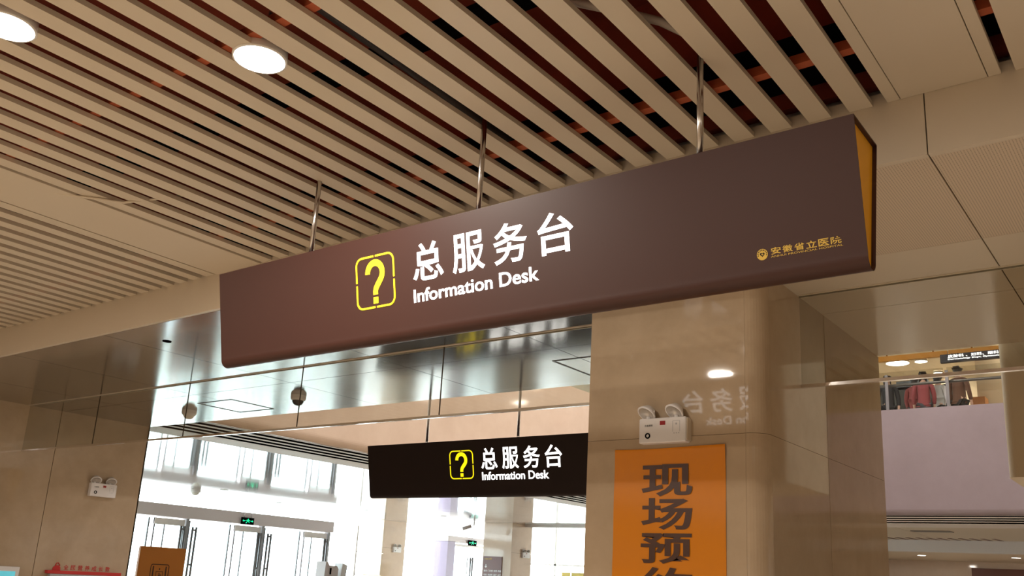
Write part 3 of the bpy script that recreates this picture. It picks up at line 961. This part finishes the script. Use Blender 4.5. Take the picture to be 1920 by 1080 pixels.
MB().tube([(-18.06, 21.80, ZS - .17), (-18.25, 21.62, ZS - .27)], .055, n=12).build('camera_body', M['mauve'], cc)

# ---- exit signs
def exit_sign(label, c, w, h, ztop):
    t = thing('exit_sign', label, 'exit sign', c, 'green exit signs')
    x, y, z = c
    MB().box(x - .02, x + .02, y - w / 2, y + w / 2, z - h / 2, z + h / 2).build('housing', M['black'], t, bevel=.006)
    g = MB()
    X = x + .0215
    # running figure between two arrows, seen from +x (right is +y)
    def quad(pts):
        g._add([(X, y + a * w, z + c2 * h) for a, c2 in pts], [tuple(range(len(pts)))])
    quad([(-.08, -.05), (.06, .0), (.08, .18), (-.04, .2)])
    quad([(-.02, .22), (.06, .22), (.06, .34), (-.02, .34)])
    quad([(-.08, -.05), (-.02, -.05), (-.12, -.34), (-.18, -.30)])
    quad([(.0, -.03), (.06, .0), (.16, -.2), (.1, -.24)])
    quad([(.07, .16), (.2, .08), (.2, .0), (.07, .06)])
    quad([(-.05, .18), (-.2, .1), (-.2, .02), (-.04, .08)])
    for sg in (-1, 1):
        quad([(.24 * sg, -.05), (.24 * sg, .09), (.36 * sg, .09), (.36 * sg, -.05)])
        quad([(.36 * sg, -.16), (.36 * sg, .2), (.43 * sg, .02)])
    g.build('pictogram', M['green_glow'], t)
    for dy in (-w * .3, w * .3):
        MB().tube([(x, y + dy, z + h / 2), (x, y + dy, ztop)], .006, n=6).build('hanger_wire', M['steel'], t)
exit_sign('green exit sign hanging before the entrance lintel', (-21.54, 16.19, 2.785), .42, .19, 3.02)
exit_sign('green exit sign hanging before the side door portal', (-21.44, 26.0, 2.80), .46, .19, 2.99)

# ---- monitor and notice board on the left wall
mo = thing('wall_monitor', 'white framed monitor with a cyan screen at the lower left corner', 'monitor', (XL, 4.85, .9))
MB().box(XL, XL + .05, 4.35, 5.205, .85, 1.437).build('frame', M['plastic'], mo, bevel=.008)
MB().box(XL + .05, XL + .052, 4.40, 5.16, .90, 1.385).build('screen', M['screen'], mo)
nb = thing('notice_board', 'pale notice board with a red header and red lettering on the left wall', 'notice board', (XL + .002, 5.97, .5))
MB().box(XL + .002, XL + .062, 5.56, 6.42, .45, 1.375).build('panel', M['board'], nb)
MB().box(XL + .002, XL + .066, 5.52, 6.45, 1.378, 1.415).build('header_strip', M['red'], nb)
m = MB()
for i, ch in enumerate('全民营养成长数'):
    letters(m, ch, (XL + .003, 5.735 + i * .0885, 1.425), (0, 1, 0), (0, 0, 1), .06, .058, .01)
m.build('red_lettering', M['red'], nb)
b = MB()
P = [(5.60, 1.415), (5.70, 1.415), (5.695, 1.455), (5.67, 1.475), (5.645, 1.475), (5.61, 1.455)]
b.prism([(p[0], p[1]) for p in P], 'x', XL, XL + .006)
b.tube([(XL + .004, 5.63, 1.47), (XL + .004, 5.645, 1.50), (XL + .004, 5.665, 1.503), (XL + .004, 5.685, 1.47)], .006, n=6)
b.build('red_emblem', M['red'], nb)

# ---- orange totem board in the lobby
to = thing('totem_board', 'ochre orange floor-standing board with a lift pictogram at lower left', 'sign board', (-14.0, 8.95, 0))
MB().box(-14.06, -14.0, 8.50, 9.345, .12, 1.808).build('board', M['totem'], to, bevel=.006)
MB().box(-14.16, -13.9, 8.56, 9.28, 0, .12).build('base', M['dark_steel'], to)
ic = MB()
def rr_frame(mb, y0, y1, z0, z1, t, r):
    o_ = round_rect(y0, y1, z0, z1, r); i_ = round_rect(y0 + t, y1 - t, z0 + t, z1 - t, max(r - t, .002))
    V = []
    for a, c2 in zip(o_, i_):
        V += [(-13.998, a[0], a[1]), (-13.998, c2[0], c2[1])]
    n = len(o_)
    mb._add(V, [(2 * i, 2 * i + 1, (2 * i + 3) % (2 * n), (2 * i + 2) % (2 * n)) for i in range(n)])
rr_frame(ic, 8.725, 9.07, .98, 1.535, .014, .04)
rr_frame(ic, 8.83, 8.965, 1.22, 1.42, .010, .006)
for y0_, y1_ in ((8.765, 8.79), (9.0, 9.025)):
    ic._add([(-13.998, y0_, 1.03), (-13.998, y1_, 1.03), (-13.998, y1_, 1.50), (-13.998, y0_, 1.50)], [(0, 1, 2, 3)])
for y0_, y1_, z0_, z1_ in ((8.885, 8.905, 1.26, 1.36), (8.885, 8.935, 1.35, 1.368), (8.887, 8.905, 1.375, 1.395), (8.885, 8.905, 1.44, 1.47)):
    ic._add([(-13.998, y0_, z0_), (-13.998, y1_, z0_), (-13.998, y1_, z1_), (-13.998, y0_, z1_)], [(0, 1, 2, 3)])
ic.build('pictogram', M['poster_ink'], to)

# ---- maroon direction board on the second lobby pillar
db = thing('direction_board', 'maroon direction board with white lettering on a lobby pillar', 'sign board', (-17.95, 22.75, 1.0))
FB = 22.748
MB().box(-18.25, -17.52, FB - .03, FB, .95, 2.265).build('panel', M['brown_board'], db)
m = MB(); letters(m, '安徽省立医院', (-18.20, FB - .031, 2.165), (1, 0, 0), (0, 0, 1), .29, .05, .01); m.build('gold_heading', M['gold'], db)
m = MB()
ax_, az = -18.13, 1.955
m._add([(ax_ - .012, FB - .031, az), (ax_ + .012, FB - .031, az), (ax_ + .012, FB - .031, az + .07), (ax_ - .012, FB - .031, az + .07)], [(0, 1, 2, 3)])
m._add([(ax_ - .05, FB - .031, az + .01), (ax_, FB - .031, az - .045), (ax_ + .05, FB - .031, az + .01)], [(0, 1, 2)])
for z_, words in ((1.80, ('急诊', '门诊部', '收费', '药房')), (1.68, ('检验', '放射科', '超声', '病案')), (1.57, ('住院', '手术室', '输血', '内镜'))):
    xx = -18.20
    for w_ in words:
        ww = .065 * len(w_)
        letters(m, w_, (xx, FB - .031, z_), (1, 0, 0), (0, 0, 1), ww, .06, .012)
        xx += ww + .03
m.build('white_lettering', M['white_print'], db)

# ---- kiosk near the entrance
kk = thing('service_kiosk', 'pale self-service kiosk with a white post and blue edge near the entrance', 'kiosk', (-19.0, 17.1, 0))
MB().prism([(16.62, 0), (17.12, 0), (17.16, 1.62), (17.10, 1.70), (16.84, 1.70), (16.76, 1.80), (16.70, 1.80)], 'x', -19.05, -18.7).build('cabinet', M['mauve'], kk)
MB().prism([(17.14, 0), (17.34, 0), (17.50, 1.74), (17.34, 1.78)], 'x', -19.05, -18.75).build('white_post', M['plastic'], kk)
MB().prism([(17.34, 0), (17.40, 0), (17.56, 1.72), (17.50, 1.74)], 'x', -19.05, -18.8).build('blue_edge', M['blue'], kk)
MB().box(-18.70, -18.68, 16.86, 16.90, 1.48, 1.64).build('card_reader', M['black'], kk)

# ---- yellow boards at the far end
for i, (a, c2, l) in enumerate(((-17.75, -17.42, 'pale yellow board standing left in the far lobby corner'), (-17.36, -16.7, 'wider pale yellow board standing right in the far lobby corner'))):
    t = thing('yellow_board', l, 'board', ((a + c2) / 2, 26.4, 0), 'yellow boards in the far lobby')
    MB().box(a, c2, 26.38, 26.42, .6, 1.94).build('panel', M['yellow_board'], t)
    MB().box(a + .05, a + .09, 26.3, 26.5, 0, .6).build('leg', M['steel'], t)
    MB().box(c2 - .09, c2 - .05, 26.3, 26.5, 0, .6).build('leg', M['steel'], t)

# ---- far lower wall: dark wooden board
tag(MB().box(-6.35, -2.0, 33.03, 33.099, 1.3, 2.77).build('wood_board', M['dark_wood']), 'dark red-brown wooden board on the far ground floor wall', 'board')
tag(MB().lathe([(.06, 0), (.075, -.05), (.05, -.12), (.0001, -.15)], (-3.9, 28.3, 2.965), n=16).build('far_detector', M['plastic']), 'small white detector hanging under the far lower ceiling', 'detector')

# ================================================================== UPPER GALLERY (beyond the far parapet)
struct(MB().box(-16, 6.1, 19.9, 26.2, 7.555, 7.7).build('ceiling.010', M['beige_wall']))
struct(MB().box(-11.9, 6.1, 26.0, 26.2, Z2, 7.6).build('wall_gallery', M['beige_wall']), 'beige back wall of the upper gallery')
struct(MB().box(-3.95, -3.0, 22.6, 23.4, Z2, 7.5).build('wall_gallery_pier', M['beige_wall']), 'beige pier of the upper gallery')
br = thing('balustrade', 'glass balustrade with a steel rail on the far parapet', 'balustrade', (-4, YP + .1, 5.455))
for a in (-10.0, -8.7, -7.4, -6.1, -5.35, -3.98, -2.62, -1.26, .1, 1.46, 2.82, 4.18):
    MB().box(a, a + 1.30, YP + .095, YP + .107, 5.455, 6.28).build('glass_pane', M['glass'], br)
for a in (-5.16, -3.98, -2.64, -6.5, -1.3):
    MB().box(a - .03, a + .03, YP + .06, YP + .09, 5.455, 6.22).build('post', M['dark_steel'], br)
MB().tube([(-10, YP + .16, 6.0), (6, YP + .16, 6.0)], .03, n=10).build('handrail', M['dark_steel'], br)
gb = thing('golden_fascia', 'golden yellow fascia beam over the upper gallery', 'fascia beam', (-4, 21.5, 6.95))
for a, c2 in ((-8.5, -4.30), (-4.27, 1.0)):
    MB().box(a, c2, 21.45, 21.55, 6.965, 7.085).build('beam_panel', M['gold_beam'], gb)
for x in (-5.6, -4.6, -3.8, -2.8):
    MB().tube([(x, 21.5, 7.08), (x, 21.5, 7.5)], .02, n=8).build('hanger', M['steel'], gb)
gs = thing('gallery_sign', 'black hanging sign with white lettering under the golden fascia', 'sign', (-3.5, 21.35, 6.87))
MB().box(-4.42, -2.2, 21.30, 21.40, 6.775, 6.96).build('panel', M['navy'], gs)
m = MB()
letters(m, '皮肤科 、妇科、眼科、耳鼻喉科、骨科', (-4.26, 21.298, 6.872), (1, 0, 0), (0, 0, 1), 1.9, .07, .016)
letters(m, 'Dermatology Dept, Gynecology, Ophthalmology, ENT', (-4.26, 21.298, 6.815), (1, 0, 0), (0, 0, 1), 1.9, .042, .02)
m.build('white_lettering', M['white_glow'], gs)
for x in (-4.2, -2.6):
    MB().tube([(x, 21.35, 6.96), (x, 21.40, 7.0), (x, 21.44, 7.0)], .01, n=6).build('hanger', M['steel'], gs)
pc = thing('wall_picture', 'blue grey picture with dark shapes on the gallery wall', 'picture', (-6.1, 25.98, 7.3))
MB().box(-6.55, -5.72, 25.95, 26.0, 7.10, 7.62 - .14).build('canvas', M['picture'], pc)
ct = thing('reception_counter', 'dark grey reception counter behind the far balustrade', 'counter', (-5, 22.8, Z2))
MB().box(-6.6, -4.25, 22.3, 22.9, Z2 + .002, 6.46).build('body', M['grey_fabric'], ct)
MB().box(-6.65, -4.2, 22.25, 22.95, 6.46, 6.50).build('top', M['black'], ct)
tag(MB().box(-3.98, -3.72, 22.1, 22.5, Z2, 6.12).build('side_desk', M['wood']), 'small orange wooden desk beside the gallery pier', 'desk')

# people on the gallery
def person(label, x, y, h, face, top, legs, hair_len=0.0, coat=False):
    """standing figure: one skinned body; coat, trousers and hair are children"""
    t = thing('person', label, 'person', (x, y, Z2))
    k = h / 1.70
    f = math.radians(face)
    c, s_ = math.cos(f), math.sin(f)
    def W(px, py_, pz):
        return ((px * c - py_ * s_) * k, (px * s_ + py_ * c) * k, pz * k)
    def skin(name, verts, edges, radii, m, sub=1, root=0):
        me = bpy.data.meshes.new(name)
        me.from_pydata([W(*v) for v in verts], edges, [])
        o = bpy.data.objects.new(name, me); COL.objects.link(o); o.parent = t
        sk = o.modifiers.new('skin', 'SKIN')
        lay = me.skin_vertices[0].data if me.skin_vertices else None
        if lay is None:
            bm = bmesh.new(); bm.from_mesh(me)
            bm.verts.layers.skin.verify(); bm.to_mesh(me); bm.free()
            lay = me.skin_vertices[0].data
        for i, r in enumerate(radii):
            lay[i].radius = (r[0] * k, r[1] * k) if isinstance(r, tuple) else (r * k, r * k)
            lay[i].use_root = (i == root)
        su = o.modifiers.new('subdivision', 'SUBSURF'); su.levels = sub; su.render_levels = sub
        sk.use_smooth_shade = True
        me.materials.append(m)
        return o
    # front is -y; pelvis is vertex 0
    V = [(0, 0, .95), (0, 0, 1.12), (0, .01, 1.32), (0, .01, 1.43), (0, 0, 1.50), (0, -.015, 1.58), (0, -.01, 1.66),
         (.18, .01, 1.40), (.23, .01, 1.15), (.22, -.08, .92), (.21, -.11, .83),
         (-.18, .01, 1.40), (-.23, .01, 1.15), (-.22, -.08, .92), (-.21, -.11, .83),
         (.09, 0, .88), (.10, -.01, .50), (.10, .02, .08), (.11, -.14, .03),
         (-.09, 0, .88), (-.10, -.01, .50), (-.10, .02, .08), (-.11, -.14, .03),
         (0, -.115, 1.575)]
    Ed = [(0, 1), (1, 2), (2, 3), (3, 4), (4, 5), (5, 6), (3, 7), (7, 8), (8, 9), (9, 10), (3, 11), (11, 12), (12, 13), (13, 14),
          (0, 15), (15, 16), (16, 17), (17, 18), (0, 19), (19, 20), (20, 21), (21, 22), (5, 23)]
    Rd = [(.13, .10), (.12, .09), (.14, .10), (.07, .06), .045, (.075, .09), (.06, .075), .05, .04, .03, .032, .05, .04, .03, .032,
          .085, .055, .04, .035, .085, .055, .04, .035, .014]
    skin('body', V, Ed, Rd, M['skin'])
    zc_ = .70 if coat else .90
    V = [(0, 0, 1.0), (0, 0, 1.14), (0, .01, 1.33), (0, .01, 1.42), (.18, .01, 1.395), (.23, .01, 1.15), (.222, -.075, .94), (-.18, .01, 1.395), (-.23, .01, 1.15), (-.222, -.075, .94), (0, 0, zc_)]
    skin('jacket', V, [(0, 1), (1, 2), (2, 3), (3, 4), (4, 5), (5, 6), (3, 7), (7, 8), (8, 9), (0, 10)],
         [(.155, .125), (.145, .115), (.165, .125), (.09, .08), .065, .055, .045, .065, .055, .045, (.165, .135)], top)
    V = [(0, 0, .95), (.09, 0, .88), (.10, -.01, .50), (.10, .02, .10), (-.09, 0, .88), (-.10, -.01, .50), (-.10, .02, .10)]
    skin('trousers', V, [(0, 1), (1, 2), (2, 3), (0, 4), (4, 5), (5, 6)], [(.14, .11), .10, .07, .055, .10, .07, .055], legs)
    V = [(0, .015, 1.60), (0, .01, 1.675), (0, .06, 1.55 - hair_len), (0, -.045, 1.685)]
    skin('hair', V, [(0, 1), (0, 2), (1, 3)], [(.088, .085), (.075, .08), (.065, .05), (.05, .03)], M['hair'])
    return t
person('person in a dark jacket at the left end of the far balustrade', -5.62, 21.5, 1.62, 20, cloth('black_cloth', (.02, .02, .022)), cloth('dark_trousers', (.02, .02, .025)))
person('person in a dull red jacket, left of two in red at the balustrade', -5.08, 21.7, 1.58, 170, cloth('dull_red_cloth', (.26, .06, .06)), cloth('grey_trousers', (.06, .06, .06)), .08)
person('person in a dull red jacket, right of two in red at the balustrade', -4.83, 21.4, 1.60, 195, cloth('wine_red_cloth', (.24, .05, .055)), cloth('slate_trousers', (.05, .05, .06)))
person('person in a pale grey coat beside the two in red', -4.60, 21.8, 1.60, 150, cloth('pale_grey_coat', (.5, .5, .48)), cloth('dark_grey_trousers', (.04, .04, .04)), .05, True)
person('person with black hair in a brown jacket right of the others on the gallery', -4.12, 21.5, 1.68, 160, cloth('brown_cloth', (.10, .045, .025)), cloth('black_trousers', (.02, .02, .02)), .03)
